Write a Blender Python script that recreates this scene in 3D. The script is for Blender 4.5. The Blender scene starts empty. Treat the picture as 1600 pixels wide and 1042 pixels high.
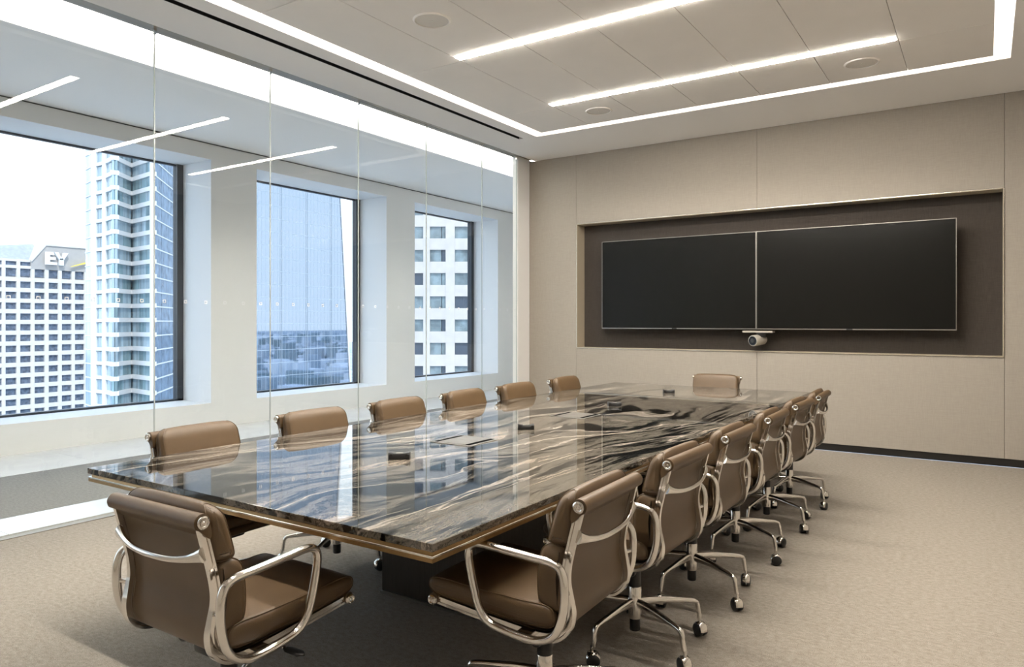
import bpy, bmesh, math, random
from mathutils import Vector, Matrix

# ------------------------------------------------------------------ camera, world, sun, exposure
S = bpy.context.scene
COL = S.collection
random.seed(4)

cam_data = bpy.data.cameras.new('camera')
cam_data.sensor_width = 36.0
cam_data.lens = 25.2
cam_data.shift_y = -0.01125
cam_data.clip_end = 20000
cam = bpy.data.objects.new('camera', cam_data)
COL.objects.link(cam)
cam.location = (0, 0, 1.36)
cam.rotation_euler = (math.radians(90), 0, math.radians(33.453))
S.camera = cam

S.view_settings.view_transform = 'Standard'
S.view_settings.look = 'None'
S.view_settings.gamma = 1.0
S.view_settings.use_curve_mapping = False
S.view_settings.exposure = 0.90

STRIP_E = 80.0        # ceiling strips
COVE_E = 12.0         # perimeter cove
CORR_W = 420.0        # corridor wall-wash luminaire
SKY_S = 1.50
SUN_S = 1.8

w = bpy.data.worlds.new('sky')
S.world = w
w.use_nodes = True
nt = w.node_tree
nt.nodes.clear()
o_ = nt.nodes.new('ShaderNodeOutputWorld')
bg = nt.nodes.new('ShaderNodeBackground')
tc = nt.nodes.new('ShaderNodeTexCoord')
sx = nt.nodes.new('ShaderNodeSeparateXYZ')
cr = nt.nodes.new('ShaderNodeValToRGB')
nt.links.new(tc.outputs['Generated'], sx.inputs[0])
nt.links.new(sx.outputs['Z'], cr.inputs[0])
e = cr.color_ramp.elements
e[0].position = 0.0; e[0].color = (0.93, 0.97, 1.0, 1)
e[1].position = 1.0; e[1].color = (0.32, 0.50, 0.86, 1)
k = e.new(0.20); k.color = (0.88, 0.95, 1.0, 1)
k = e.new(0.50); k.color = (0.60, 0.77, 0.98, 1)
nt.links.new(cr.outputs[0], bg.inputs['Color'])
bg.inputs['Strength'].default_value = SKY_S
nt.links.new(bg.outputs[0], o_.inputs['Surface'])

sd = bpy.data.lights.new('sun', 'SUN')
sd.energy = SUN_S
sd.angle = math.radians(1.0)
sd.color = (1.0, 0.93, 0.84)
sun = bpy.data.objects.new('sun', sd)
COL.objects.link(sun)
sun.rotation_euler = Vector((-0.62, 0.36, -0.70)).to_track_quat('-Z', 'Y').to_euler()
sun.location = (60, -40, 80)

cy = S.cycles
cy.use_denoising = True
cy.max_bounces = 12
cy.diffuse_bounces = 5
cy.glossy_bounces = 6
cy.transmission_bounces = 8
cy.transparent_max_bounces = 24
cy.caustics_reflective = False
cy.caustics_refractive = False
cy.sample_clamp_indirect = 6.0

# ------------------------------------------------------------------ materials
def new_mat(name):
    m = bpy.data.materials.new(name)
    m.use_nodes = True
    n = m.node_tree
    n.nodes.clear()
    out = n.nodes.new('ShaderNodeOutputMaterial')
    return m, n, out

def pbr(name, col, rough=0.5, metal=0.0, noise=0.0, scale=20.0, bump=0.0, bscale=200.0, coat=0.0, ior=1.5, stretch=(1, 1, 1)):
    m, n, out = new_mat(name)
    p = n.nodes.new('ShaderNodeBsdfPrincipled')
    p.inputs['Base Color'].default_value = (*col, 1)
    p.inputs['Roughness'].default_value = rough
    p.inputs['Metallic'].default_value = metal
    p.inputs['IOR'].default_value = ior
    p.inputs['Coat Weight'].default_value = coat
    n.links.new(p.outputs[0], out.inputs[0])
    if noise or bump:
        t = n.nodes.new('ShaderNodeTexCoord')
        mp = n.nodes.new('ShaderNodeMapping')
        mp.inputs['Scale'].default_value = stretch
        n.links.new(t.outputs['Object'], mp.inputs[0])
    if noise:
        nz = n.nodes.new('ShaderNodeTexNoise')
        nz.inputs['Scale'].default_value = scale
        nz.inputs['Detail'].default_value = 5
        n.links.new(mp.outputs[0], nz.inputs['Vector'])
        r = n.nodes.new('ShaderNodeValToRGB')
        r.color_ramp.elements[0].position = 0.3
        r.color_ramp.elements[1].position = 0.7
        r.color_ramp.elements[0].color = (*[c * (1 - noise) for c in col], 1)
        r.color_ramp.elements[1].color = (*[min(1, c * (1 + noise)) for c in col], 1)
        n.links.new(nz.outputs['Fac'], r.inputs[0])
        n.links.new(r.outputs[0], p.inputs['Base Color'])
    if bump:
        nb = n.nodes.new('ShaderNodeTexNoise')
        nb.inputs['Scale'].default_value = bscale
        nb.inputs['Detail'].default_value = 3
        n.links.new(mp.outputs[0], nb.inputs['Vector'])
        b = n.nodes.new('ShaderNodeBump')
        b.inputs['Strength'].default_value = bump
        b.inputs['Distance'].default_value = 0.003
        n.links.new(nb.outputs['Fac'], b.inputs['Height'])
        n.links.new(b.outputs[0], p.inputs['Normal'])
    return m

def emit(name, col, strength):
    m, n, out = new_mat(name)
    em = n.nodes.new('ShaderNodeEmission')
    em.inputs['Color'].default_value = (*col, 1)
    em.inputs['Strength'].default_value = strength
    n.links.new(em.outputs[0], out.inputs[0])
    return m

def clear_glass(name, tint=(0.97, 0.985, 0.98), ior=1.5, gain=1.0):
    """clear sheet: Fresnel mirror on the outer side of each face, straight transmission"""
    m, n, out = new_mat(name)
    fr = n.nodes.new('ShaderNodeFresnel')
    fr.inputs['IOR'].default_value = ior
    geo = n.nodes.new('ShaderNodeNewGeometry')
    inv = n.nodes.new('ShaderNodeMath'); inv.operation = 'SUBTRACT'
    inv.inputs[0].default_value = 1.0
    n.links.new(geo.outputs['Backfacing'], inv.inputs[1])
    mu = n.nodes.new('ShaderNodeMath'); mu.operation = 'MULTIPLY'
    n.links.new(fr.outputs[0], mu.inputs[0]); n.links.new(inv.outputs[0], mu.inputs[1])
    mg = n.nodes.new('ShaderNodeMath'); mg.operation = 'MULTIPLY'
    mg.use_clamp = True
    mg.inputs[1].default_value = gain
    n.links.new(mu.outputs[0], mg.inputs[0])
    tr = n.nodes.new('ShaderNodeBsdfTransparent')
    tr.inputs['Color'].default_value = (*tint, 1)
    gl = n.nodes.new('ShaderNodeBsdfGlossy')
    gl.inputs['Roughness'].default_value = 0.0
    mx = n.nodes.new('ShaderNodeMixShader')
    n.links.new(mg.outputs[0], mx.inputs[0])
    n.links.new(tr.outputs[0], mx.inputs[1]); n.links.new(gl.outputs[0], mx.inputs[2])
    n.links.new(mx.outputs[0], out.inputs[0])
    return m

def carpet(name, a, b, scale=260):
    m, n, out = new_mat(name)
    p = n.nodes.new('ShaderNodeBsdfPrincipled')
    p.inputs['Roughness'].default_value = 0.95
    p.inputs['Specular IOR Level'].default_value = 0.1
    t = n.nodes.new('ShaderNodeTexCoord')
    n1 = n.nodes.new('ShaderNodeTexNoise'); n1.inputs['Scale'].default_value = scale; n1.inputs['Detail'].default_value = 4
    n2 = n.nodes.new('ShaderNodeTexNoise'); n2.inputs['Scale'].default_value = 34; n2.inputs['Detail'].default_value = 8; n2.inputs['Roughness'].default_value = 0.7
    mp = n.nodes.new('ShaderNodeMapping'); mp.inputs['Scale'].default_value = (1, 1.6, 1)
    n.links.new(t.outputs['Object'], n1.inputs['Vector'])
    n.links.new(t.outputs['Object'], mp.inputs[0]); n.links.new(mp.outputs[0], n2.inputs['Vector'])
    ad = n.nodes.new('ShaderNodeMath'); ad.operation = 'MULTIPLY_ADD'
    ad.inputs[1].default_value = 0.55
    n.links.new(n1.outputs['Fac'], ad.inputs[0])
    m2 = n.nodes.new('ShaderNodeMath'); m2.operation = 'MULTIPLY'; m2.inputs[1].default_value = 0.45
    n.links.new(n2.outputs['Fac'], m2.inputs[0]); n.links.new(m2.outputs[0], ad.inputs[2])
    r = n.nodes.new('ShaderNodeValToRGB')
    r.color_ramp.elements[0].position = 0.36; r.color_ramp.elements[0].color = (*a, 1)
    r.color_ramp.elements[1].position = 0.64; r.color_ramp.elements[1].color = (*b, 1)
    n.links.new(ad.outputs[0], r.inputs[0]); n.links.new(r.outputs[0], p.inputs['Base Color'])
    bp = n.nodes.new('ShaderNodeBump'); bp.inputs['Strength'].default_value = 0.6; bp.inputs['Distance'].default_value = 0.006
    n.links.new(ad.outputs[0], bp.inputs['Height']); n.links.new(bp.outputs[0], p.inputs['Normal'])
    n.links.new(p.outputs[0], out.inputs[0])
    return m

def weave(name, col, amount=0.10):
    """woven wall fabric: fine horizontal and vertical threads"""
    m, n, out = new_mat(name)
    p = n.nodes.new('ShaderNodeBsdfPrincipled')
    p.inputs['Roughness'].default_value = 0.9
    p.inputs['Specular IOR Level'].default_value = 0.15
    t = n.nodes.new('ShaderNodeTexCoord')
    acc = None
    for sc_ in ((14, 14, 420), (420, 420, 14)):
        mp = n.nodes.new('ShaderNodeMapping'); mp.inputs['Scale'].default_value = sc_
        n.links.new(t.outputs['Object'], mp.inputs[0])
        nz = n.nodes.new('ShaderNodeTexNoise'); nz.inputs['Scale'].default_value = 1.0; nz.inputs['Detail'].default_value = 2
        n.links.new(mp.outputs[0], nz.inputs['Vector'])
        if acc is None:
            acc = nz.outputs['Fac']
        else:
            a = n.nodes.new('ShaderNodeMath'); a.operation = 'ADD'
            n.links.new(acc, a.inputs[0]); n.links.new(nz.outputs['Fac'], a.inputs[1])
            h = n.nodes.new('ShaderNodeMath'); h.operation = 'MULTIPLY'; h.inputs[1].default_value = 0.5
            n.links.new(a.outputs[0], h.inputs[0]); acc = h.outputs[0]
    r = n.nodes.new('ShaderNodeValToRGB')
    r.color_ramp.elements[0].position = 0.3; r.color_ramp.elements[0].color = (*[c * (1 - amount) for c in col], 1)
    r.color_ramp.elements[1].position = 0.7; r.color_ramp.elements[1].color = (*[c * (1 + amount) for c in col], 1)
    n.links.new(acc, r.inputs[0]); n.links.new(r.outputs[0], p.inputs['Base Color'])
    b = n.nodes.new('ShaderNodeBump'); b.inputs['Strength'].default_value = 0.25; b.inputs['Distance'].default_value = 0.002
    n.links.new(acc, b.inputs['Height']); n.links.new(b.outputs[0], p.inputs['Normal'])
    n.links.new(p.outputs[0], out.inputs[0])
    return m

def granite(name):
    """polished black granite with flowing beige and white veins"""
    m, n, out = new_mat(name)
    p = n.nodes.new('ShaderNodeBsdfPrincipled')
    p.inputs['Roughness'].default_value = 0.03
    p.inputs['IOR'].default_value = 1.62
    N = n.nodes.new
    L = n.links.new
    t = N('ShaderNodeTexCoord')
    # swirl: shift the cross coordinate with a low noise so that the veins bend
    nzw = N('ShaderNodeTexNoise'); nzw.inputs['Scale'].default_value = 0.75; nzw.inputs['Detail'].default_value = 2; nzw.inputs['Roughness'].default_value = 0.45
    mp0 = N('ShaderNodeMapping'); mp0.inputs['Scale'].default_value = (1.2, 0.55, 1); mp0.inputs['Location'].default_value = (3.1, 1.7, 0)
    L(t.outputs['Object'], mp0.inputs[0]); L(mp0.outputs[0], nzw.inputs['Vector'])
    nzs = N('ShaderNodeTexNoise'); nzs.inputs['Scale'].default_value = 3.6; nzs.inputs['Detail'].default_value = 3
    mps = N('ShaderNodeMapping'); mps.inputs['Scale'].default_value = (1.0, 0.6, 1)
    L(t.outputs['Object'], mps.inputs[0]); L(mps.outputs[0], nzs.inputs['Vector'])
    sub = N('ShaderNodeVectorMath'); sub.operation = 'SUBTRACT'; sub.inputs[1].default_value = (0.5, 0.5, 0.5)
    L(nzw.outputs['Color'], sub.inputs[0])
    sc1 = N('ShaderNodeVectorMath'); sc1.operation = 'MULTIPLY'; sc1.inputs[1].default_value = (1.5, 1.0, 0)
    L(sub.outputs[0], sc1.inputs[0])
    sub2 = N('ShaderNodeVectorMath'); sub2.operation = 'SUBTRACT'; sub2.inputs[1].default_value = (0.5, 0.5, 0.5)
    L(nzs.outputs['Color'], sub2.inputs[0])
    sc2 = N('ShaderNodeVectorMath'); sc2.operation = 'MULTIPLY'; sc2.inputs[1].default_value = (0.22, 0.25, 0)
    L(sub2.outputs[0], sc2.inputs[0])
    ad1 = N('ShaderNodeVectorMath'); L(t.outputs['Object'], ad1.inputs[0]); L(sc1.outputs[0], ad1.inputs[1])
    ad2 = N('ShaderNodeVectorMath'); L(ad1.outputs[0], ad2.inputs[0]); L(sc2.outputs[0], ad2.inputs[1])
    rot = N('ShaderNodeMapping'); rot.inputs['Rotation'].default_value = (0, 0, math.radians(-7)); rot.inputs['Scale'].default_value = (1, 0.13, 1)
    L(ad2.outputs[0], rot.inputs[0])
    # broad bands
    nb = N('ShaderNodeTexNoise'); nb.inputs['Scale'].default_value = 6.6; nb.inputs['Detail'].default_value = 10; nb.inputs['Roughness'].default_value = 0.68
    L(rot.outputs[0], nb.inputs['Vector'])
    # speckle crystals
    ns = N('ShaderNodeTexNoise'); ns.inputs['Scale'].default_value = 120; ns.inputs['Detail'].default_value = 5; ns.inputs['Roughness'].default_value = 0.7
    L(t.outputs['Object'], ns.inputs['Vector'])
    mixf = N('ShaderNodeMath'); mixf.operation = 'MULTIPLY_ADD'; mixf.inputs[1].default_value = 0.22
    L(ns.outputs['Fac'], mixf.inputs[0]); L(nb.outputs['Fac'], mixf.inputs[2])
    n3 = N('ShaderNodeTexNoise'); n3.inputs['Scale'].default_value = 21; n3.inputs['Detail'].default_value = 4; n3.inputs['Roughness'].default_value = 0.6
    L(rot.outputs[0], n3.inputs['Vector'])
    s3 = N('ShaderNodeMath'); s3.operation = 'SUBTRACT'; s3.inputs[1].default_value = 0.48
    L(n3.outputs['Fac'], s3.inputs[0])
    mixg = N('ShaderNodeMath'); mixg.operation = 'MULTIPLY_ADD'; mixg.inputs[1].default_value = 0.42
    L(s3.outputs[0], mixg.inputs[0]); L(mixf.outputs[0], mixg.inputs[2])
    r = N('ShaderNodeValToRGB')
    cr_ = r.color_ramp
    cr_.elements[0].position = 0.50; cr_.elements[0].color = (0.005, 0.005, 0.005, 1)
    cr_.elements[1].position = 0.81; cr_.elements[1].color = (0.36, 0.305, 0.25, 1)
    q = cr_.elements.new(0.575); q.color = (0.009, 0.009, 0.008, 1)
    q = cr_.elements.new(0.61); q.color = (0.105, 0.094, 0.076, 1)
    q = cr_.elements.new(0.67); q.color = (0.17, 0.15, 0.12, 1)
    q = cr_.elements.new(0.70); q.color = (0.028, 0.025, 0.022, 1)
    q = cr_.elements.new(0.745); q.color = (0.24, 0.205, 0.165, 1)
    L(mixg.outputs[0], r.inputs[0])
    # thin pale veins
    nv = N('ShaderNodeTexNoise'); nv.inputs['Scale'].default_value = 2.3; nv.inputs['Detail'].default_value = 5
    mpv = N('ShaderNodeMapping'); mpv.inputs['Location'].default_value = (7, 3, 1)
    L(rot.outputs[0], mpv.inputs[0]); L(mpv.outputs[0], nv.inputs['Vector'])
    dv = N('ShaderNodeMath'); dv.operation = 'SUBTRACT'; dv.inputs[1].default_value = 0.54
    L(nv.outputs['Fac'], dv.inputs[0])
    av = N('ShaderNodeMath'); av.operation = 'ABSOLUTE'; L(dv.outputs[0], av.inputs[0])
    rv = N('ShaderNodeValToRGB')
    rv.color_ramp.elements[0].position = 0.0; rv.color_ramp.elements[0].color = (1, 1, 1, 1)
    rv.color_ramp.elements[1].position = 0.010; rv.color_ramp.elements[1].color = (0, 0, 0, 1)
    L(av.outputs[0], rv.inputs[0])
    gate = N('ShaderNodeMath'); gate.operation = 'MULTIPLY'
    L(rv.outputs[0], gate.inputs[0]); L(ns.outputs['Fac'], gate.inputs[1])
    mx = N('ShaderNodeMix'); mx.data_type = 'RGBA'
    mx.inputs['B'].default_value = (0.62, 0.54, 0.46, 1)
    L(gate.outputs[0], mx.inputs['Factor']); L(r.outputs[0], mx.inputs['A'])
    L(mx.outputs['Result'], p.inputs['Base Color'])
    L(p.outputs[0], out.inputs[0])
    return m

M = {}
M['carpet'] = carpet('beige_carpet', (0.205, 0.18, 0.15), (0.425, 0.385, 0.335))
M['carpet_grey'] = carpet('grey_carpet', (0.15, 0.145, 0.135), (0.30, 0.29, 0.275))
M['marble'] = pbr('white_marble', (0.68, 0.68, 0.67), 0.18, noise=0.05, scale=3.0)
M['wall_fabric'] = weave('beige_wall_fabric', (0.375, 0.34, 0.293))
M['niche_fabric'] = weave('dark_niche_fabric', (0.070, 0.060, 0.052), 0.22)
M['ceiling'] = pbr('warm_white_paint', (0.91, 0.89, 0.86), 0.85)
M['panel'] = pbr('ceiling_panel_white', (0.90, 0.87, 0.83), 0.85, noise=0.015, scale=3)
M['white'] = pbr('white_paint', (0.80, 0.80, 0.79), 0.6)
M['wallgrey'] = pbr('pale_grey_paint', (0.77, 0.765, 0.75), 0.6)
M['corr_ceiling'] = pbr('corridor_ceiling_paint', (0.90, 0.895, 0.88), 0.8)
M['bronze_track'] = pbr('bronze_track', (0.30, 0.26, 0.20), 0.4, 0.6)
M['black'] = pbr('matt_black', (0.012, 0.012, 0.012), 0.55)
M['slot_black'] = pbr('slot_black', (0.004, 0.004, 0.004), 0.9, ior=1.1)
M['black_base'] = pbr('black_baseboard', (0.012, 0.011, 0.010), 0.4)
M['frame_dark'] = pbr('dark_window_frame', (0.035, 0.042, 0.052), 0.4, 0.3)
M['glass'] = clear_glass('partition_glass', gain=1.35)
M['win_glass'] = clear_glass('window_glass', tint=(0.945, 0.97, 1.0), gain=0.6)
M['glass_edge'] = pbr('glass_edge', (0.50, 0.53, 0.51), 0.15)
M['decal'] = pbr('frosted_decal', (0.80, 0.81, 0.82), 0.5)
M['strip'] = emit('led_strip', (1.0, 0.92, 0.82), STRIP_E)
M['cove'] = emit('cove_led', (1.0, 0.92, 0.83), COVE_E)
M['trim'] = pbr('pale_metal_trim', (0.62, 0.58, 0.52), 0.35, 0.7)
M['reveal'] = pbr('reveal_paint', (0.45, 0.39, 0.29), 0.6)
M['granite'] = granite('black_granite')
M['bronze'] = pbr('brushed_bronze', (0.34, 0.22, 0.10), 0.32, 0.9, noise=0.12, scale=60, stretch=(1, 1, 8))
M['silver'] = pbr('polished_strip', (0.86, 0.82, 0.76), 0.18, 1.0)
M['pedestal'] = pbr('dark_pedestal', (0.040, 0.035, 0.030), 0.45, 0.2, noise=0.25, scale=18, stretch=(6, 6, 0.4))
M['leather'] = pbr('brown_leather', (0.112, 0.070, 0.034), 0.42, noise=0.06, scale=14, bump=0.18, bscale=420)
M['chrome'] = pbr('polished_aluminium', (0.80, 0.77, 0.73), 0.12, 1.0)
M['plastic'] = pbr('black_plastic', (0.014, 0.014, 0.014), 0.42)
M['screen'] = pbr('dark_screen', (0.008, 0.008, 0.007), 0.22, ior=1.28)
M['bezel'] = pbr('bezel_metal', (0.36, 0.34, 0.31), 0.3, 0.9)
M['steel'] = pbr('brushed_steel_lid', (0.24, 0.23, 0.21), 0.35, 0.6)
M['grille'] = pbr('speaker_grille', (0.76, 0.73, 0.68), 0.8, bump=0.3, bscale=500)
M['lens'] = pbr('camera_lens', (0.008, 0.010, 0.016), 0.08)
M['camera_body'] = pbr('camera_shell', (0.52, 0.48, 0.42), 0.35, 0.3)
M['stone'] = pbr('pale_concrete', (0.66, 0.615, 0.57), 0.8, noise=0.05, scale=0.8)
M['gable_stone'] = pbr('grey_gable_stone', (0.42, 0.39, 0.36), 0.8, noise=0.04, scale=0.8)
M['white_stone'] = pbr('white_stone', (0.52, 0.475, 0.435), 0.8, noise=0.06, scale=0.9)
M['office_pane'] = pbr('office_window_glass', (0.11, 0.14, 0.19), 0.25, noise=0.45, scale=0.9)
M['pale_pane'] = pbr('blind_window_glass', (0.17, 0.22, 0.24), 0.2, noise=0.4, scale=0.6)
M['dark_pane'] = pbr('dark_window_glass', (0.045, 0.065, 0.095), 0.15)
M['tower_pane'] = pbr('tower_window_glass', (0.34, 0.43, 0.48), 0.12, 0.1, noise=0.45, scale=0.55, stretch=(1, 1, 0.12))
M['tower_pane_teal'] = pbr('tower_teal_glass', (0.21, 0.31, 0.34), 0.12, 0.1, noise=0.5, scale=0.6, stretch=(1, 1, 0.12))
M['tower_side'] = pbr('tower_side_glass', (0.19, 0.26, 0.34), 0.12, 0.15, noise=0.35, scale=0.5)
M['tower_white'] = pbr('tower_white_band', (0.70, 0.69, 0.68), 0.5)
M['mirror_glass'] = pbr('mirror_tower_glass', (0.275, 0.325, 0.40), 0.02, 1.0)
M['mullion'] = pbr('pale_mullion', (0.36, 0.42, 0.48), 0.4)
M['mullion_fine'] = pbr('fine_mullion', (0.36, 0.44, 0.53), 0.4)
M['roof_tile'] = pbr('grey_roof', (0.38, 0.39, 0.42), 0.7, noise=0.1, scale=0.7)
M['sign_white'] = pbr('sign_white', (0.90, 0.89, 0.88), 0.5)
M['sign_yellow'] = pbr('sign_yellow', (0.90, 0.66, 0.08), 0.5)
M['ground'] = pbr('hazed_city_ground', (0.42, 0.47, 0.50), 0.9, noise=0.4, scale=0.02)  # light bluish grey: distance haze is put into the ground colour

def city_mat():  # pale, bluish, low-contrast tones paint distance haze into the blocks
    m, n, out = new_mat('city_blocks')
    p = n.nodes.new('ShaderNodeBsdfPrincipled')
    p.inputs['Roughness'].default_value = 0.8
    g = n.nodes.new('ShaderNodeNewGeometry')
    r = n.nodes.new('ShaderNodeValToRGB')
    r.color_ramp.interpolation = 'CONSTANT'
    r.color_ramp.elements[0].position = 0; r.color_ramp.elements[0].color = (0.26, 0.33, 0.34, 1)
    r.color_ramp.elements[1].position = 0.72; r.color_ramp.elements[1].color = (0.95, 0.95, 0.95, 1)
    for pos, c in ((0.2, (0.36, 0.43, 0.45)), (0.36, (0.60, 0.64, 0.66)), (0.52, (0.78, 0.80, 0.82)), (0.62, (0.45, 0.52, 0.58))):
        q = r.color_ramp.elements.new(pos); q.color = (*c, 1)
    n.links.new(g.outputs['Random Per Island'], r.inputs[0])
    n.links.new(r.outputs[0], p.inputs['Base Color'])
    n.links.new(p.outputs[0], out.inputs[0])
    return m
M['city'] = city_mat()

# ------------------------------------------------------------------ mesh helpers
class MB:
    def __init__(self):
        self.v = []; self.f = []
    def box(self, x0, x1, y0, y1, z0, z1):
        b = len(self.v)
        self.v += [(x0, y0, z0), (x1, y0, z0), (x1, y1, z0), (x0, y1, z0), (x0, y0, z1), (x1, y0, z1), (x1, y1, z1), (x0, y1, z1)]
        self.f += [tuple(b + i for i in q) for q in ((0, 3, 2, 1), (4, 5, 6, 7), (0, 1, 5, 4), (1, 2, 6, 5), (2, 3, 7, 6), (3, 0, 4, 7))]
        return self
    def cbox(self, x0, x1, y0, y1, z0, z1, r=0.004, seg=2):
        bm = bmesh.new()
        bmesh.ops.create_cube(bm, size=1.0)
        for q in bm.verts:
            q.co = Vector(((x0 + x1) / 2 + q.co.x * (x1 - x0), (y0 + y1) / 2 + q.co.y * (y1 - y0), (z0 + z1) / 2 + q.co.z * (z1 - z0)))
        bmesh.ops.bevel(bm, geom=list(bm.edges), offset=r, segments=seg, profile=0.5, affect='EDGES')
        return self.add_bm(bm)
    def add_bm(self, bm):
        b = len(self.v)
        bm.verts.index_update()
        self.v += [tuple(q.co) for q in bm.verts]
        self.f += [tuple(b + q.index for q in f.verts) for f in bm.faces]
        bm.free()
        return self
    def loft(self, rings, closed_path=False, cap=True):
        b = len(self.v); n = len(rings[0]); m = len(rings)
        for r in rings:
            self.v += [tuple(p) for p in r]
        for i in range(m if closed_path else m - 1):
            i2 = (i + 1) % m
            for j in range(n):
                j2 = (j + 1) % n
                self.f.append((b + i * n + j, b + i * n + j2, b + i2 * n + j2, b + i2 * n + j))
        if cap and not closed_path:
            self.f.append(tuple(b + j for j in reversed(range(n))))
            self.f.append(tuple(b + (m - 1) * n + j for j in range(n)))
        return self
    def tube(self, path, rad, n=10, closed=False, side=None, section=None):
        """sweep along path; rad = number, or list of (a, b) half sizes: a along side axis, b along the normal"""
        P = [Vector(p) for p in path]; m = len(P)
        if side is not None:
            side = Vector(side)
        rings = []
        prev = None
        for i in range(m):
            if closed:
                t = (P[(i + 1) % m] - P[i - 1]).normalized()
            else:
                t = (P[min(i + 1, m - 1)] - P[max(i - 1, 0)]).normalized()
            if side is not None:
                a = side - t * side.dot(t)
            elif prev is None:
                ref = Vector((0, 0, 1)) if abs(t.z) < 0.9 else Vector((1, 0, 0))
                a = ref.cross(t)
            else:
                a = prev - t * prev.dot(t)
            a.normalize(); prev = a
            bvec = t.cross(a)
            r = rad[i] if isinstance(rad, (list, tuple)) else rad
            ra, rb = r if isinstance(r, (list, tuple)) else (r, r)
            if section:
                rings.append([P[i] + a * (sa * ra) + bvec * (sb * rb) for sa, sb in section])
            else:
                rings.append([P[i] + a * (ra * math.cos(2 * math.pi * j / n)) + bvec * (rb * math.sin(2 * math.pi * j / n)) for j in range(n)])
        return self.loft(rings, closed_path=closed)
    def cyl(self, p, q, r, n=16, r2=None):
        r2 = r if r2 is None else r2
        return self.tube([p, q], [(r, r), (r2, r2)], n)
    def lathe(self, prof, n=20, c=(0, 0, 0), axis='Z'):
        rings = []
        for r, z in prof:
            ring = []
            for j in range(n):
                a = 2 * math.pi * j / n
                x, y = r * math.cos(a), r * math.sin(a)
                p = {'Z': (x, y, z), 'X': (z, x, y), 'Y': (y, z, x)}[axis]
                ring.append((p[0] + c[0], p[1] + c[1], p[2] + c[2]))
            rings.append(ring)
        return self.loft(rings)
    def prism(self, poly, z0, z1):
        return self.loft([[(x, y, z0) for x, y in poly], [(x, y, z1) for x, y in poly]])
    def mesh(self, name, mat, smooth=None):
        me = bpy.data.meshes.new(name)
        me.from_pydata(self.v, [], self.f)
        bm = bmesh.new(); bm.from_mesh(me)
        bmesh.ops.recalc_face_normals(bm, faces=bm.faces)
        bm.to_mesh(me); bm.free()
        if mat:
            me.materials.append(M[mat] if isinstance(mat, str) else mat)
        if smooth is not None:
            for p in me.polygons:
                p.use_smooth = True
            me.set_sharp_from_angle(angle=math.radians(smooth))
        me.update()
        return me
    def build(self, name, mat, parent=None, smooth=None, loc=None, rot=None):
        return link(name, self.mesh(name, mat, smooth), parent, loc, rot)

def link(name, data, parent=None, loc=None, rot=None):
    o = bpy.data.objects.new(name, data)
    COL.objects.link(o)
    if parent: o.parent = parent
    if loc: o.location = loc
    if rot: o.rotation_euler = rot
    return o

def empty(name, loc=(0, 0, 0), rz=0):
    return link(name, None, None, loc, (0, 0, rz))

def tag(o, label, cat, group=None):
    o['label'] = label; o['category'] = cat
    if group: o['group'] = group
    return o

def struct(o, label=None):
    o['kind'] = 'structure'
    if label: o['label'] = label
    return o

def catmull(pts, k=4, closed=False):
    P = [Vector(p) for p in pts]; n = len(P); out = []
    rng = range(n if closed else n - 1)
    for i in rng:
        if closed:
            p0, p1, p2, p3 = P[i - 1], P[i], P[(i + 1) % n], P[(i + 2) % n]
        else:
            p0, p1, p2, p3 = P[max(i - 1, 0)], P[i], P[i + 1], P[min(i + 2, n - 1)]
        for j in range(k):
            t = j / k
            out.append(0.5 * ((2 * p1) + (p2 - p0) * t + (2 * p0 - 5 * p1 + 4 * p2 - p3) * t * t + (3 * p1 - p0 - 3 * p2 + p3) * t ** 3))
    if not closed:
        out.append(P[-1].copy())
    return out

# ------------------------------------------------------------------ the room shell
H = 3.51
XG = -5.13           # glass partition plane
YB = 8.17            # back wall
XR, YF = 1.10, -1.40 # right and front walls (behind the camera)
XW = -8.29           # corridor face of the window wall
XO = -8.95           # window frame plane
C0, C1 = -3.6, 13.3  # corridor length

fl = struct(MB().box(XG - 0.08, XR, YF, YB, -0.12, 0.0).build('floor', 'carpet'), 'beige cut-pile carpet of the meeting room')
fc = struct(MB().box(-9.05, XG - 0.08, C0, C1, -0.12, -0.012).build('floor_corridor', 'carpet_grey'), 'corridor floor slab')
MB().box(-7.19, -5.66, C0, C1, -0.012, 0.0).build('corridor_carpet', 'carpet_grey', fc)
tl = 1.2
n_ = int((C1 - C0) / tl) + 1
for x0, x1, nm, off in ((-5.655, XG - 0.083, 'marble_tile', 0.35), (-8.29, -7.195, 'marble_tile', 0.0)):
    y = C0 - off
    while y < C1:
        a, b = max(y, C0), min(y + tl, C1)
        if b - a > 0.05:
            MB().box(x0, x1, a + 0.002, b - 0.002, -0.012, 0.002).build(nm, 'marble', fc)
        y += tl

# back wall: solid core with the screen niche, fabric panels in front
wb = struct(MB().box(XG - 0.02, XR, YB + 0.30, YB + 0.42, 0, H + 0.5).build('wall_back', 'black'), 'beige fabric panelled wall with the screen niche')
NX0, NX1, NZ0, NZ1 = -4.39, 0.136, 1.035, 2.612
g = 0.0013
def wall_panel(x0, x1, z0, z1):
    MB().cbox(x0 + g, x1 - g, YB, YB + 0.30, z0, z1, 0.0015, 1).build('wall_panel', 'wall_fabric', wb)
wall_panel(-5.14, NX0 - 0.012, 0.075, H)
wall_panel(NX0 - 0.012, -2.125, NZ1 + 0.012, H)
wall_panel(-2.125, NX1 + 0.012, NZ1 + 0.012, H)
wall_panel(NX0 - 0.012, -2.125, 0.075, NZ0 - 0.012)
wall_panel(-2.125, NX1 + 0.012, 0.075, NZ0 - 0.012)
wall_panel(NX1 + 0.012, XR, 0.075, H)
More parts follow.
